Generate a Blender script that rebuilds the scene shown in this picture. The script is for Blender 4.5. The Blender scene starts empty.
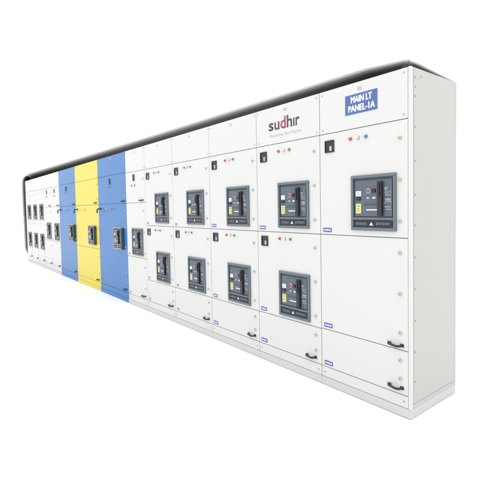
import bpy, bmesh, math, random
from mathutils import Matrix, Vector
random.seed(4)
S = bpy.context.scene
C = S.collection

# ------------------------------------------------------------ camera
F_PX, YAW, PIT, ROL = 411.147, 0.91629, -0.04163, -0.01895
cam_d = bpy.data.cameras.new('camera'); cam = bpy.data.objects.new('camera', cam_d); C.objects.link(cam)
fw = Vector((-math.sin(YAW)*math.cos(PIT), math.cos(YAW)*math.cos(PIT), math.sin(PIT)))
rt = Vector((math.cos(YAW), math.sin(YAW), 0)); up = rt.cross(fw)
r2 = rt*math.cos(ROL)+up*math.sin(ROL); u2 = -rt*math.sin(ROL)+up*math.cos(ROL)
m = Matrix((r2, u2, -fw)).transposed().to_4x4(); m.translation = Vector((1.40089, -2.53356, 1.41603))
cam.matrix_world = m
cam_d.sensor_width = 36; cam_d.lens = F_PX/500*36
cam_d.shift_x = 18.107/500; cam_d.shift_y = -24.837/500
cam_d.clip_start = 0.05; cam_d.clip_end = 500
S.camera = cam

# ------------------------------------------------------------ light: white surround and an added front fill
w = bpy.data.worlds.new('World'); S.world = w; w.use_nodes = True
nt = w.node_tree; nt.nodes.clear()
out = nt.nodes.new('ShaderNodeOutputWorld'); bg = nt.nodes.new('ShaderNodeBackground')
tc = nt.nodes.new('ShaderNodeTexCoord'); sp = nt.nodes.new('ShaderNodeSeparateXYZ')
cr = nt.nodes.new('ShaderNodeValToRGB')              # white surround, brighter overhead
el = cr.color_ramp.elements
el[0].position = 0.0; el[0].color = (1.30/4,)*3+(1,); el[1].position = 0.86; el[1].color = (2.6/4,)*3+(1,)
for p_, v_ in ((.16, 1.62), (.68, 1.45)):
    e_ = el.new(p_); e_.color = (v_/4,)*3+(1,)
nt.links.new(tc.outputs['Generated'], sp.inputs[0]); nt.links.new(sp.outputs['Z'], cr.inputs[0])
nt.links.new(cr.outputs[0], bg.inputs['Color']); bg.inputs['Strength'].default_value = 4.0
nt.links.new(bg.outputs[0], out.inputs[0])

def area(name, loc, target, size, size_y, power, col=(1, 1, 1)):
    d = bpy.data.lights.new(name, 'AREA'); d.shape = 'RECTANGLE'; d.size = size; d.size_y = size_y
    d.energy = power; d.color = col
    o = bpy.data.objects.new(name, d); C.objects.link(o); o.location = loc
    o.rotation_euler = (Vector(target)-Vector(loc)).to_track_quat('-Z', 'Y').to_euler()
area('front_fill', (-7.5, -9.0, 6.5), (-5.5, 0, 1.0), 12, 3, 40, (1.0, 0.995, 0.98))  # unseen fill lamp added to brighten the cabinet fronts
S.view_settings.view_transform = 'Standard'; S.view_settings.look = 'None'
S.view_settings.exposure = 0; S.view_settings.gamma = 1

# ------------------------------------------------------------ materials
def mat(name, col, rough=0.5, metal=0.0, var=0.0, vscale=3.0, bump=0.0, spec=0.5, sheen=0.0, coat=0.0):
    M = bpy.data.materials.new(name); M.use_nodes = True
    n = M.node_tree; b = n.nodes['Principled BSDF']
    b.inputs['Base Color'].default_value = (*col, 1); b.inputs['Roughness'].default_value = rough
    b.inputs['Metallic'].default_value = metal; b.inputs['Specular IOR Level'].default_value = spec
    if sheen:
        b.inputs['Sheen Weight'].default_value = sheen; b.inputs['Sheen Roughness'].default_value = 0.35
    if coat: b.inputs['Coat Weight'].default_value = coat; b.inputs['Coat Roughness'].default_value = 0.15
    t = n.nodes.new('ShaderNodeTexCoord')
    if var:
        nz = n.nodes.new('ShaderNodeTexNoise'); nz.inputs['Scale'].default_value = vscale
        nz.inputs['Detail'].default_value = 6; nz.inputs['Roughness'].default_value = 0.6
        n.links.new(t.outputs['Object'], nz.inputs['Vector'])
        mx = n.nodes.new('ShaderNodeMix'); mx.data_type = 'RGBA'
        mx.inputs['A'].default_value = (*[c*(1-var) for c in col], 1)
        mx.inputs['B'].default_value = (*[min(1, c*(1+var*.6)) for c in col], 1)
        n.links.new(nz.outputs['Fac'], mx.inputs['Factor']); n.links.new(mx.outputs['Result'], b.inputs['Base Color'])
        rr = n.nodes.new('ShaderNodeMapRange'); rr.inputs['To Min'].default_value = rough-.08; rr.inputs['To Max'].default_value = rough+.1
        n.links.new(nz.outputs['Fac'], rr.inputs['Value']); n.links.new(rr.outputs[0], b.inputs['Roughness'])
    if bump:
        nb = n.nodes.new('ShaderNodeTexNoise'); nb.inputs['Scale'].default_value = 2.2; nb.inputs['Detail'].default_value = 2
        n.links.new(t.outputs['Object'], nb.inputs['Vector'])
        bp = n.nodes.new('ShaderNodeBump'); bp.inputs['Strength'].default_value = bump; bp.inputs['Distance'].default_value = 0.02
        n.links.new(nb.outputs['Fac'], bp.inputs['Height']); n.links.new(bp.outputs[0], b.inputs['Normal'])
    return M
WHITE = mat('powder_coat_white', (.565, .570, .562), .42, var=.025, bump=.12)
WHITE_SHADED = mat('powder_coat_white_shaded', (.428, .421, .408), .45, var=.03, bump=.12)  # same white coat darkened: shade of the side put into the colour
BASEW = mat('powder_coat_plinth', (.50, .50, .49), .5, var=.04)
BLUE = mat('powder_coat_blue', (.022, .145, .40), .36, var=.08, spec=.55, bump=.12)
YELL = mat('powder_coat_yellow', (.62, .52, .060), .38, var=.05, spec=.4, bump=.12)
GAPGREY = mat('gap_shade_plate_grey', (.42, .43, .45), .8)  # grey for the shade in the door gaps, also for small plates
BEZ = mat('breaker_frame_beige', (.30, .29, .28), .5)
ACBF = mat('breaker_frame_grey', (.108, .138, .162), .45, var=.05, vscale=20)
ACBP = mat('breaker_face_grey', (.080, .104, .132), .4, var=.08, vscale=15)
ACBD = mat('breaker_recess_dark', (.035, .05, .065), .5)
BLK = mat('black_plastic', (.012, .012, .016), .35)
BLKW = mat('black_glass', (.01, .01, .012), .2)
STEEL = mat('bright_zinc', (.42, .42, .41), .35, metal=.8)
LOCK = mat('lock_nickel', (.50, .47, .43), .4, metal=.35)
LABW = mat('label_white', (.75, .77, .78), .5)
LABY = mat('label_yellow', (.62, .57, .22), .5)
LABB = mat('label_blue', (.07, .08, .33), .45)
SIGNB = mat('sign_blue', (.06, .11, .31), .45, var=.1, vscale=8)
INK = mat('ink_dark_grey', (.05, .045, .06), .5)
INKM = mat('ink_maroon', (.33, .03, .11), .5)
INKG = mat('ink_pale_grey', (.42, .40, .42), .6)
BTN = mat('button_dull_red', (.36, .05, .09), .35)
MARK = mat('legend_grey', (.40, .44, .48), .5)
RED = mat('lamp_red', (.50, .03, .06), .25, coat=.5)
AMB = mat('lamp_pale_amber', (.70, .58, .35), .25, coat=.5)
GRN = mat('lamp_green', (.02, .28, .13), .25, coat=.5)
TEAL = mat('lamp_blue', (.03, .19, .36), .25, coat=.5)
SHADOW_GREY = mat('shadow_dark_grey', (.035, .035, .037), .85, sheen=.45, spec=.15)  # unused dark tone made for the roof-edge drop shadow
FLOOR = mat('floor_white', (.80, .80, .80), .9, spec=.2)

# ------------------------------------------------------------ mesh helpers.  s = distance left of the near corner, h = height, y = depth
def link(name, me, parent=None, mats=()):
    o = bpy.data.objects.new(name, me); C.objects.link(o)
    if parent: o.parent = parent
    return o
def box(bm, x0, x1, y0, y1, z0, z1, mi=0, bev=0.0):
    t = bmesh.new(); bmesh.ops.create_cube(t, size=1)
    for v in t.verts:
        v.co = Vector(((x0+x1)/2+v.co.x*(x1-x0), (y0+y1)/2+v.co.y*(y1-y0), (z0+z1)/2+v.co.z*(z1-z0)))
    if bev: bmesh.ops.bevel(t, geom=t.edges[:], offset=bev, segments=2, affect='EDGES', profile=.5)
    me = bpy.data.meshes.new('t'); t.to_mesh(me); t.free()
    n0 = len(bm.faces); bm.from_mesh(me); bpy.data.meshes.remove(me)
    bm.faces.ensure_lookup_table()
    for f in bm.faces[n0:]: f.material_index = mi
def cyl(bm, c, axis, r, L, seg=16, mi=0, r2_=None):
    # axis: unit vector, cylinder from c to c+axis*L
    t = bmesh.new(); bmesh.ops.create_cone(t, cap_ends=True, segments=seg, radius1=r, radius2=r if r2_ is None else r2_, depth=L)
    q = Vector(axis).to_track_quat('Z', 'Y').to_matrix().to_4x4(); q.translation = Vector(c)+Vector(axis)*L/2
    bmesh.ops.transform(t, matrix=q, verts=t.verts[:])
    me = bpy.data.meshes.new('t'); t.to_mesh(me); t.free()
    n0 = len(bm.faces); bm.from_mesh(me); bpy.data.meshes.remove(me); bm.faces.ensure_lookup_table()
    for f in bm.faces[n0:]: f.material_index = mi
def mesh(name, bm, mats, smooth=False):
    me = bpy.data.meshes.new(name); bm.to_mesh(me); bm.free()
    for x in mats: me.materials.append(x)
    if smooth:
        for p in me.polygons: p.use_smooth = True
    return me
def tube(bm, pts, radii, seg=12, mi=0, cap=True, flat=None):
    rings = []; n = len(pts); P = [Vector(p) for p in pts]
    ref = Vector((0, 0, 1))
    for i, p in enumerate(P):
        t = (P[min(i+1, n-1)]-P[max(i-1, 0)]).normalized()
        a = ref - t*ref.dot(t)
        if a.length < .2: a = Vector((0, 1, 0)) - t*t.y
        a.normalize(); b = t.cross(a)
        ref = a.copy()
        ring = []
        for k in range(seg):
            an = 2*math.pi*k/seg
            co = p+(a*math.cos(an)+b*math.sin(an))*radii[i]
            if flat is not None and flat[i] is not None and co.z < flat[i]: co.z = flat[i]
            ring.append(bm.verts.new(co))
        rings.append(ring)
    for r0, r1 in zip(rings, rings[1:]):
        for k in range(seg):
            f = bm.faces.new((r0[k], r0[(k+1) % seg], r1[(k+1) % seg], r1[k])); f.material_index = mi
    if cap:
        for r in (rings[0], rings[-1]):
            f = bm.faces.new(r); f.material_index = mi
def text_mesh(body, mat_, width, height, bold=0.0, fat=0.0):
    cu = bpy.data.curves.new('t', 'FONT'); cu.body = body; cu.size = 1; cu.offset = bold; cu.extrude = 0.0
    cu.resolution_u = 4
    o = bpy.data.objects.new('t', cu); C.objects.link(o)
    bpy.context.view_layer.update()
    me = bpy.data.meshes.new_from_object(o.evaluated_get(bpy.context.evaluated_depsgraph_get()))
    bpy.data.objects.remove(o); bpy.data.curves.remove(cu)
    xs = [v.co.x for v in me.vertices]; ys = [v.co.y for v in me.vertices]
    x0, x1 = min(xs), max(xs); y0, y1 = min(ys), max(ys)
    kx = width/(x1-x0); ky = height/(y1-y0)
    for v in me.vertices: v.co = Vector(((v.co.x-x0)*kx, 0, (v.co.y-y0)*ky))
    bm = bmesh.new(); bm.from_mesh(me)
    ex = bmesh.ops.extrude_face_region(bm, geom=bm.faces[:])
    for v in [g for g in ex['geom'] if isinstance(g, bmesh.types.BMVert)]: v.co.y -= 0.0012
    bmesh.ops.recalc_face_normals(bm, faces=bm.faces[:])
    if fat:                                                # heavier strokes: shifted copies, each a hair prouder
        src = bpy.data.meshes.new('t'); bm.to_mesh(src)
        for k, (dx, dz) in enumerate(((.5, 0), (1, 0), (.5, .6), (.5, -.6))):
            c = src.copy(); c.transform(Matrix.Translation((fat*height*dx*2, -.00012*(k+1), fat*height*dz))); bm.from_mesh(c); bpy.data.meshes.remove(c)
        bpy.data.meshes.remove(src)
    bm.to_mesh(me); bm.free()
    me.materials.clear(); me.materials.append(mat_)
    return me
def put(name, me, parent, s, y, h):
    o = link(name, me, parent)
    o.location = Vector((-s, y, h)) - wloc(parent)
    return o
def wloc(p):
    v = Vector((0, 0, 0))
    while p: v = v+p.location; p = p.parent
    return v

# ------------------------------------------------------------ small shared meshes, origin on the door face (y = 0)
b = bmesh.new()                                            # bow handle: two feet and a bent grip, 0.115 wide
tube(b, [(-.052, .0, -.004), (-.052, -.022, 0), (-.040, -.038, .004), (-.012, -.044, .002), (.022, -.044, -.002), (.044, -.036, .002), (.052, -.018, .004), (.052, 0, .004)],
     [.0115, .0105, .0100, .0105, .0105, .0100, .0105, .0115], 10)
box(b, -.068, -.038, -.005, 0, -.014, .012); box(b, .038, .066, -.005, 0, -.010, .016)
M_HANDLE = mesh('door_handle', b, [BLK], True)
for v in M_HANDLE.vertices: v.co.y *= .7; v.co.x *= .88; v.co.z *= .85
b = bmesh.new(); cyl(b, (0, 0, 0), (0, -1, 0), .0135, .005, 20); cyl(b, (0, -.005, 0), (0, -1, 0), .0085, .007, 16, 0, .0075); box(b, -.0015, .0015, -.0125, -.0119, -.006, .006, 1)
M_LOCK = mesh('door_lock', b, [LOCK, BLK])
b = bmesh.new(); cyl(b, (0, 0, 0), (0, -1, 0), .0062, .0035, 6); cyl(b, (0, -.0035, 0), (0, -1, 0), .0035, .0015, 10)
M_BOLT = mesh('bolt', b, [STEEL])
def lamp_mesh(mt):
    b = bmesh.new(); cyl(b, (0, 0, 0), (0, -1, 0), .0150, .005, 20, 0, .0140); cyl(b, (0, -.005, 0), (0, -1, 0), .0115, .008, 18, 1, .0105); cyl(b, (0, -.013, 0), (0, -1, 0), .0105, .004, 18, 1, .005)
    return mesh('indicator_lamp', b, [STEEL, mt])
LAMPS = {k: lamp_mesh(v) for k, v in dict(r=RED, a=AMB, g=GRN, b=TEAL).items()}
b = bmesh.new()                                            # meter window: black bezel, dark glass, grey scale plate
for q in ((-.043, .043, -.046, -.038), (-.043, .043, .038, .046), (-.043, -.036, -.038, .038), (.036, .043, -.038, .038)):
    box(b, q[0], q[1], -.008, 0, q[2], q[3], 0)
box(b, -.036, .036, -.003, 0, -.038, .038, 1); box(b, .000, .020, -.0045, -.003, -.034, .002, 2)
M_WIN = mesh('meter_window', b, [BLK, BLKW, GAPGREY])
b = bmesh.new(); box(b, -.028, .028, -.010, 0, -.048, .048, 0, .003); box(b, -.018, .018, -.0115, -.010, -.036, .036, 1)
M_WINN = mesh('meter_window', b, [BLK, BLKW])
b = bmesh.new(); box(b, -.040, .040, -.002, 0, -.0165, .0165, 0)
for i, (x0, x1) in enumerate(((-.030, -.020), (-.014, -.006), (-.002, .008), (.013, .018), (.022, .031))):
    box(b, x0, x1, -.003, -.002, -.007+.002*(i % 2), .007, 1)
M_PLATE = mesh('name_plate', b, [LABB, LABW])
b = bmesh.new(); box(b, -.028, .028, -.002, 0, -.018, .018, 0); box(b, -.018, .018, -.003, -.002, -.006, .006, 1)
M_PLATEG = mesh('name_plate', b, [GAPGREY, ACBF])
b = bmesh.new()                                            # rotary handle: collar, shaft out of the door, grip hanging down
cyl(b, (0, 0, 0), (0, -1, 0), .030, .012, 20); tube(b, [(0, -.01, 0), (0, -.050, 0), (0, -.066, -.006), (0, -.074, -.03), (0, -.076, -.11)], [.016, .015, .015, .014, .012], 10)
M_ROT = mesh('rotary_handle', b, [BLK], True)
for v in M_ROT.vertices: v.co.z *= .65; v.co.x *= .72; v.co.y *= .85

# breaker meshes.  size W x Hh, origin at its top-left corner on the door face, x to the right, z down from 0
def breaker_meshes(W, Hh, out=.016, light=False):
    X = lambda u: u*W
    Z = lambda v: -v*Hh
    R = {}
    def bx(b, u0, u1, v0, v1, y0, y1, mi=0, bev=0): box(b, X(u0), X(u1), y0, y1, Z(v1), Z(v0), mi, bev)
    b = bmesh.new()
    bx(b, 0, 1, 0, .055, -out, 0, 0, .003); bx(b, 0, 1, .945, 1, -out, 0, 0, .003); bx(b, 0, .055, .056, .944, -out, 0, 0, .003); bx(b, .945, 1, .056, .944, -out, 0, 0, .003)
    bx(b, .056, .944, .765, .805, -out, 0, 0, .002)
    bx(b, .057, .943, .056, .944, -.003, 0, 1)
    if light:                                              # deep black side of the drawn-out unit
        bx(b, 1.001, 1.10, .03, .97, -out-.014, 0, 1, .004)
    R['circuit_breaker'] = mesh('circuit_breaker', b, [BEZ if light else ACBF, ACBD])
    f = -out+.008
    b = bmesh.new(); bx(b, .090, .915, .095, .745, f, -.003, 0, .003)
    bx(b, .30, .62, .13, .50, f-.004, f, 0, .002)
    bx(b, .30, .62, .53, .545, f-.002, f, 1); bx(b, .66, .90, .60, .606, f-.002, f, 1)
    R['face_plate'] = mesh('face_plate', b, [ACBF if light else ACBP, ACBD])
    b = bmesh.new(); bx(b, .635, .735, .13, .735, f-.026, f, 0, .005); bx(b, .650, .700, .15, .40, f-.034, f-.026, 0, .003)
    R['charging_handle'] = mesh('charging_handle', b, [BLK])
    b = bmesh.new(); bx(b, .115, .235, .285, .375, f-.0025, f); bx(b, .14, .19, .31, .32, f-.0032, f-.0025, 1); bx(b, .14, .21, .34, .348, f-.0032, f-.0025, 1)
    R['rating_label'] = mesh('rating_label', b, [LABW, ACBP])
    b = bmesh.new(); bx(b, .115, .235, .515, .69, f-.0025, f); bx(b, .14, .21, .55, .562, f-.0032, f-.0025, 1); bx(b, .14, .20, .60, .61, f-.0032, f-.0025, 1)
    bx(b, .14, .21, .64, .65, f-.0032, f-.0025, 1)
    R['warning_label'] = mesh('warning_label', b, [LABY, ACBP])
    b = bmesh.new(); bx(b, .125, .225, .395, .455, f-.010, f, 0, .002)
    R['selector_switch'] = mesh('selector_switch', b, [BLK])
    b = bmesh.new(); cyl(b, (X(.415), f-.004, Z(.29)), (0, -1, 0), W*.052, .006, 20, 1); cyl(b, (X(.415), f-.010, Z(.29)), (0, -1, 0), W*.034, .008, 18, 0)
    R['push_button_red'] = mesh('push_button', b, [BTN, MARK])
    b = bmesh.new(); bx(b, .495, .575, .255, .325, f-.012, f-.004, 0, .002)
    R['push_button_black'] = mesh('push_button', b, [BLK])
    b = bmesh.new(); bx(b, .38, .42, .405, .425, f-.006, f-.004); R['charge_flag'] = mesh('charge_flag', b, [LABW])
    b = bmesh.new(); bx(b, .51, .57, .400, .428, f-.006, f-.004); R['status_flag'] = mesh('status_flag', b, [LABW])
    b = bmesh.new(); bx(b, .36, .62, .618, .638, f-.0025, f); R['caption_strip'] = mesh('caption_strip', b, [LABW])
    b = bmesh.new()
    rng = random.Random(7)
    for k in range(15):
        v = .24+.026*k+(.012 if k > 5 else 0)
        if k in (6, 11): continue
        u = .76+.012*(k % 3); 
        while u < .885:
            wd = rng.uniform(.012, .034); bx(b, u, min(u+wd, .90), v, v+.013+(.009 if k in (0, 1, 7) else 0), f-.002, f); u += wd+rng.uniform(.008, .016)
            if rng.random() < .22: break
    R['legend'] = mesh('legend', b, [MARK])
    b = bmesh.new(); bx(b, .07, .93, .825, .925, f-.002, -.003, 0, .002)
    for k in range(6): bx(b, .12+.042*k, .12+.042*k+.026, .85+.006*(k % 2), .90, f-.0032, f-.002, 1)
    for k in range(6): bx(b, .58+.05*k, .58+.05*k+.032, .85, .90-.006*(k % 3), f-.0032, f-.002, 1)
    v0 = [b.verts.new((X(u), f-.0034, Z(v))) for u, v in ((.43, .905), (.51, .905), (.47, .845))]
    b.faces.new(v0).material_index = 2
    R['terminal_strip'] = mesh('terminal_strip', b, [BLKW, ACBF, LABW])
    return R
BR = breaker_meshes(.354, .392); BR_L = breaker_meshes(.335, .345, .032, True)
def breaker(root, R, s_left, h_top):
    cb = put('circuit_breaker', R['circuit_breaker'], root, s_left, 0, h_top)
    for k, me in R.items():
        if k == 'circuit_breaker': continue
        o = link(k.replace('_red', '').replace('_black', ''), me, cb)
    return cb

# ------------------------------------------------------------ the cabinets
H, D, G = 2.30, 0.632, 0.0028
PL, KK, TP = 0.060, 0.145, 1.972
GROUP = 'switchboard cabinets bolted in one long row'
def panel(name, root, s0, s1, h0, h1, m_, y0=0, y1=.018, bev=.0018):
    b = bmesh.new(); wd = s1-s0-2*G
    box(b, -wd/2, wd/2, y0, y1, 0, h1-h0-2*G, 0, bev)
    return put(name, mesh(name, b, [m_]), root, (s0+s1)/2, 0, h0+G)
def cabinet(s0, s1, m_, label, doors, name='switchboard_cabinet', plinth=True):
    """doors: list of dicts h0,h1 and fittings"""
    root = bpy.data.objects.new(name, None); C.objects.link(root); root.location = (-(s0+s1)/2, D/2, 0)
    root.empty_display_size = .2
    root['label'] = label; root['category'] = 'electrical cabinet'; root['group'] = GROUP
    b = bmesh.new(); hw = (s1-s0)/2-.0008
    box(b, -hw, hw, .022, D, PL+.001, H-.004, 0)
    put('body', mesh('body', b, [m_ if m_ is not WHITE else WHITE_SHADED]), root, (s0+s1)/2, 0, 0)
    b = bmesh.new(); box(b, -hw, hw, .0165, .0218, PL+.002, H-.006, 0)  # grey sheet behind the doors, colours in the shade of the gaps
    put('gap_shade', mesh('gap_shade', b, [GAPGREY]), root, (s0+s1)/2, 0, 0)
    b = bmesh.new(); box(b, -hw, hw+(.0185 if s0 == .018 else 0), -.004, D-.0005, 0, PL, 0, .0015)
    put('plinth', mesh('plinth', b, [m_ if m_ is not WHITE else BASEW]), root, (s0+s1)/2, 0, 0)
    kp = panel('kick_panel', root, s0, s1, PL, KK, m_)
    for sx in (s0+.032, s1-.032): put('bolt', M_BOLT, kp, sx, 0, .103)
    return root
def top_panel(root, s0, s1, h0, m_):
    tp = panel('top_panel', root, s0, s1, h0, H, m_)
    for sx in (s0+.03, s1-.03):
        for hh in (h0+.03, H-.03): put('bolt', M_BOLT, tp, sx, 0, hh)
    b = bmesh.new(); box(b, -.017, .017, -.002, 0, -.013, .013, 0, .0005); box(b, -.010, .010, -.003, -.002, -.003, .003, 1)
    put('tag', mesh('tag', b, [WHITE_SHADED, INKG]), tp, (s0+s1)/2, 0, H-.05)
    return tp
def door(root, s0, s1, h0, h1, m_, locks=(), lamps=None, window=None, handle=None, plate=None, rotary=None, lamp_h=None, lamp_s=None):
    d = panel('door', root, s0, s1, h0, h1, m_)
    for hh in locks: put('door_lock', M_LOCK, d, s0+.058, 0, hh)
    if window: put('meter_window', M_WIN if window[0] == 'w' else M_WINN, d, window[1], 0, window[2])
    if lamps:
        for c, ss in zip(lamps, lamp_s): put('indicator_lamp', LAMPS[c], d, ss, 0, lamp_h)
    if handle: put('door_handle', M_HANDLE, d, handle[0], 0, handle[1])
    if plate: put('name_plate', M_PLATE if plate == 'b' else M_PLATEG, d, s1-.070, 0, h0+.036)
    if rotary: put('rotary_handle', M_ROT, d, rotary[0], 0, rotary[1])
    return d

# --- near white cabinets
B_ = [0.0, .7495, 1.503, 2.284, 3.0906, 3.868, 4.5187, 5.7133, 7.0067, 8.1768]
labels = ['white cabinet at the near end carrying the blue name board, one breaker only',
          'white two-breaker cabinet with dark lettering printed on its top panel',
          'white two-breaker cabinet directly left of the one with printed lettering',
          'white two-breaker cabinet, second to the left of the one with printed lettering',
          'white two-breaker cabinet standing right beside the narrow white single-breaker cabinet']
for i in range(5):
    s0, s1 = B_[i], B_[i+1]
    if i == 0: s0 = .018                                   # the corner post takes the rest
    root = cabinet(s0, s1, WHITE, labels[i], None)
    tp = top_panel(root, s0, s1, TP, WHITE)
    wl = s1-.098; bl = s1-.293 if i else .4605
    plate = 'b' if i < 3 else 'g'
    lm = ('rab', 'rag', 'rag', 'rag', 'rag')[i]
    lsp = [bl+(0.0 if i else .0), bl-.062, bl-.130]
    door(root, s0, s1, 1.196, TP, WHITE, (1.855, 1.583, 1.308), lm, ('w', wl+ .0, 1.872), None, 'b' if i < 3 else 'g', None, 1.902, lsp)
    if i == 0:
        breaker(root, BR, .452, 1.631)
        door(root, s0, s1, .446, 1.196, WHITE, (1.097, .823, .561), handle=(.108, .476), plate='b')
    else:
        breaker(root, BR, s0+.468, 1.628)
        door(root, s0, s1, .440, 1.196, WHITE, (1.083, .81, .53), lm, ('w', wl, 1.110), None, 'b' if i < 3 else 'g', None, 1.140, lsp)
        breaker(root, BR, s0+.468, .858)
    door(root, s0, s1, KK, .446 if i == 0 else .440, WHITE, (.376, .252), handle=(s0+.108-(.018 if i == 0 else 0), .188), plate=plate)
    if i == 0:
        # corner post and bolted side panel of the end cabinet
        b = bmesh.new(); box(b, -.018, -.0005, -.001, .030, PL+.001, H-.001, 0, .0015)
        put('corner_post', mesh('corner_post', b, [WHITE]), root, 0, 0, 0)
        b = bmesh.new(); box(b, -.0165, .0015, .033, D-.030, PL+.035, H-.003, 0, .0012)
        sp_ = put('side_panel', mesh('side_panel', b, [WHITE_SHADED]), root, 0, 0, 0)
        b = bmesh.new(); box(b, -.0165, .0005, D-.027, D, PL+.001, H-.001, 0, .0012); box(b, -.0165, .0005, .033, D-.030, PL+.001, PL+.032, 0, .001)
        put('side_frame', mesh('side_frame', b, [WHITE_SHADED]), root, 0, 0, 0)
        bb = M_BOLT.copy(); bb.transform(Matrix.Rotation(math.pi/2, 4, 'Z'))
        for z in (2.235, 2.175, 2.115, 1.92, 1.70, 1.48, 1.28, 1.07, .86, .65, .44, .24):
            o = link('bolt', bb, sp_); o.location = (.0015, .052, z)
        o = link('bolt', bb, sp_); o.location = (.0015, .125, 2.25)
        # board with the panel name
        b = bmesh.new(); box(b, -.132, .132, -.004, 0, -.070, .070, 0, .0012)
        sg = put('name_board', mesh('name_board', b, [SIGNB]), tp, .372, 0, 2.146)
        for body, wd, z in (('MAIN LT', .170, .010), ('PANEL-1A', .216, -.053)):
            o = link('lettering', text_mesh(body, LABW, wd, .044, .0, .050), sg); o.location = (-wd/2+.004, -.0041, z)
    if i == 1:
        x = -1.332
        for body, wd, hh, mt in (('s', .062, .070, INK), ('u', .062, .069, INK), ('d', .064, .104, INKM), ('h', .062, .104, INK), ('\u0131', .015, .069, INK), ('r', .044, .070, INK)):
            me = text_mesh(body, mt, wd, hh, .018)
            o = put('lettering', me, tp, -x, -.0001, 2.092); x += wd+.0125
        me = text_mesh('Powering the Nation', INKG, .385, .034, .0)
        put('tagline', me, tp, 1.325, -.0001, 2.026)

# --- narrow white cabinet
def narrow(s0, s1, label, right=.055):
    root = cabinet(s0, s1, WHITE, label, None); top_panel(root, s0, s1, TP, WHITE); c = (s0+s1)/2
    door(root, s0, s1, 1.518, TP, WHITE, (1.85,), 'rg', ('n', c+.035, 1.885), (s0+.115, 1.548), None, None, 1.772, (c+.105, c-.005))
    door(root, s0, s1, .725, 1.518, WHITE, (1.40, 1.10, .80), plate='g')
    breaker(root, BR, s0+right+.362, 1.148)
    door(root, s0, s1, KK, .725, WHITE, (.60, .30), handle=(s0+.115, .185), plate='g')
narrow(B_[5], B_[6], 'narrow white single-breaker cabinet directly right of the nearer blue one', .09)

# --- coloured wide cabinets
def wide(s0, s1, m_, label, acb_off, split=None):
    root = cabinet(s0, s1, m_, label, None); top_panel(root, s0, s1, 1.984, m_); c = (s0+s1)/2
    if split:
        door(root, s0, s1, 1.520, 1.984, m_, (1.88, 1.62), handle=(s0+.14, 1.552))
        door(root, s0, s1, split, 1.520, m_, (1.40, 1.10, .85), 'r', rotary=(s1-.10, 1.445), lamp_h=1.440, lamp_s=(c+.08,))
        door(root, s0, s1, KK, split, m_, (.60, .30), handle=(s0+.12, .185))
    else:
        door(root, s0, s1, 1.520, 1.984, m_, (1.88, 1.62), 'rg', ('n', c+.055, 1.885), (s0+.13, 1.552), None, None, 1.80, (c+.09, c+.0))
        door(root, s0, s1, KK, 1.520, m_, (1.40, 1.15, .85, .45, .30), 'arg', rotary=(s1-.10, 1.445), lamp_h=1.440, lamp_s=(c+.22, c+.02, c-.08), handle=(s0+.12, .185))
    breaker(root, BR_L, s0+acb_off+.355, 1.146)
wide(B_[6], B_[7], BLUE, 'blue cabinet nearer the viewer, between a narrow white one and the yellow one', .13)
wide(B_[7], B_[8], YELL, 'wide yellow cabinet standing between the two blue ones', .16, .735)
wide(B_[8], B_[9], BLUE, 'blue cabinet farther down the row, between the yellow one and the far white ones', .08)

# --- far white cabinets
step = (11.661-B_[9])/5
ordn = ['far white cabinet touching the farther blue one, one breaker at mid height',
        'far white single-breaker cabinet, second to the left of the farther blue one',
        'far white cabinet with two stacked breakers, next to the single-breaker ones',
        'far white cabinet with two stacked breakers, last but one at the left end',
        'last white cabinet at the far left end of the row, two stacked breakers']
for i in range(5):
    s0 = B_[9]+i*step; s1 = s0+step; c = (s0+s1)/2
    if i < 2: narrow(s0, s1, ordn[i]); continue
    root = cabinet(s0, s1, WHITE, ordn[i], None); top_panel(root, s0, s1, TP, WHITE)
    for h0, h1 in ((1.196, TP), (.440, 1.196)):
        door(root, s0, s1, h0, h1, WHITE, (h1-.12, h0+.38, h0+.10), 'aa', None, None, None, None, h1-.085, (c+.10, c-.02))
        breaker(root, BR, s0+.055+.362, h0+.412)
    door(root, s0, s1, KK, .440, WHITE, (.36, .27), handle=(s0+.115, .188))

# ------------------------------------------------------------ drop shadow built as a dark volume along roof edge and far end
def shadow_mat():
    M = bpy.data.materials.new('dark_shadow_volume'); M.use_nodes = True; n = M.node_tree; n.nodes.clear()
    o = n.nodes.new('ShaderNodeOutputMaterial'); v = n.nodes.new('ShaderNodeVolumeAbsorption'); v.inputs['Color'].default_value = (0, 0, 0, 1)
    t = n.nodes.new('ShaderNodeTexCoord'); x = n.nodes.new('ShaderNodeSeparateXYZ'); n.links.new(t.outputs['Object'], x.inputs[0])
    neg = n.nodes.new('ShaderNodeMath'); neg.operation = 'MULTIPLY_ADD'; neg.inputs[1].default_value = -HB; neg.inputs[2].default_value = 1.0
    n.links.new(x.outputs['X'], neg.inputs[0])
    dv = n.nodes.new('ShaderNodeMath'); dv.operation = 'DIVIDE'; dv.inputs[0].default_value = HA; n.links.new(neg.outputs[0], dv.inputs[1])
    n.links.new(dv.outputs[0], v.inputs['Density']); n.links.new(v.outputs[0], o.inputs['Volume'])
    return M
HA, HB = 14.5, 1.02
SHADOW = shadow_mat()
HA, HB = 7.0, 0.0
SHADOW_END = shadow_mat()
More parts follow.
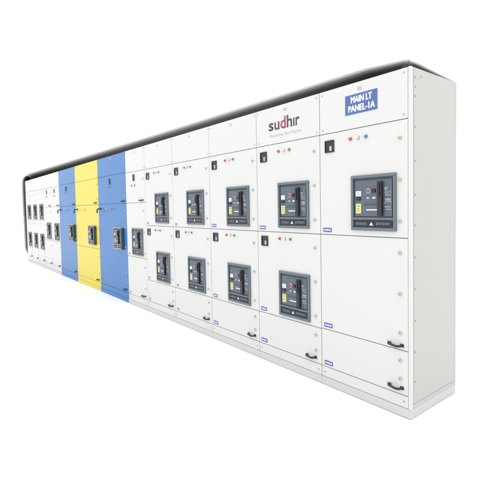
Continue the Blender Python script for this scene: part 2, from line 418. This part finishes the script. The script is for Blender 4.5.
def shadow_tube(name, k_, parent=None):
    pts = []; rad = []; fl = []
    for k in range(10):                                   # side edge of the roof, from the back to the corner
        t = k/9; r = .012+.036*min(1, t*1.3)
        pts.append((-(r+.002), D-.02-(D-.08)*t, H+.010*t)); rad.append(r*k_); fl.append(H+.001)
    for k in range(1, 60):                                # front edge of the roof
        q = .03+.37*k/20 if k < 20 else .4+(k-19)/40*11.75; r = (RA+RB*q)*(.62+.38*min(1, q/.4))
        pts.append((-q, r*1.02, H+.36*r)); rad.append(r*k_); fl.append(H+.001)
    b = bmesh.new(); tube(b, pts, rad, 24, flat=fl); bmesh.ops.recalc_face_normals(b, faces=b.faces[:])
    return link(name, mesh(name, b, [SHADOW], True), parent)
def shadow_column(name, k_, parent):                        # upright stretch past the far end
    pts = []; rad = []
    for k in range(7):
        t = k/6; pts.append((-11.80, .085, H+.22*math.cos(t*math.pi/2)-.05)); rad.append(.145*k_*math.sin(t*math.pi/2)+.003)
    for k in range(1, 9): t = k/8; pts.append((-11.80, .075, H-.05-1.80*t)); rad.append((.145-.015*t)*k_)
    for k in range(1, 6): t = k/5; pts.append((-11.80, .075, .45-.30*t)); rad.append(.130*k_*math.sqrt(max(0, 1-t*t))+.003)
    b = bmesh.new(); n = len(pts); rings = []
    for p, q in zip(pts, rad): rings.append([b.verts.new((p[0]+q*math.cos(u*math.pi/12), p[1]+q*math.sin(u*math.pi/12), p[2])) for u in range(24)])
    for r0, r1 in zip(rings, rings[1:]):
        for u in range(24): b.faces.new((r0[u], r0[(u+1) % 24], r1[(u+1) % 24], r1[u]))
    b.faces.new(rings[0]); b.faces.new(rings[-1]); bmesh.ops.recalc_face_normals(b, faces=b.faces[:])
    return link(name, mesh(name, b, [SHADOW_END], True), parent)
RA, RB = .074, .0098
hz = shadow_tube('shadow_volume', 1.0)
hz['label'] = 'soft drop shadow built as a dark volume along the top edge and far left end'
hz['category'] = 'shadow_volume'; hz['kind'] = 'stuff'
for k_ in (.74, .48): shadow_tube('shadow_core', k_, hz)
for k_ in (1.0, .74, .48): shadow_column('shadow_column', k_, hz)

# ------------------------------------------------------------ white floor sweep
b = bmesh.new()
bmesh.ops.create_circle(b, cap_ends=True, segments=96, radius=150)
fo = link('floor', mesh('floor', b, [FLOOR])); fo.location = (-5, 0, -.004); fo['kind'] = 'structure'
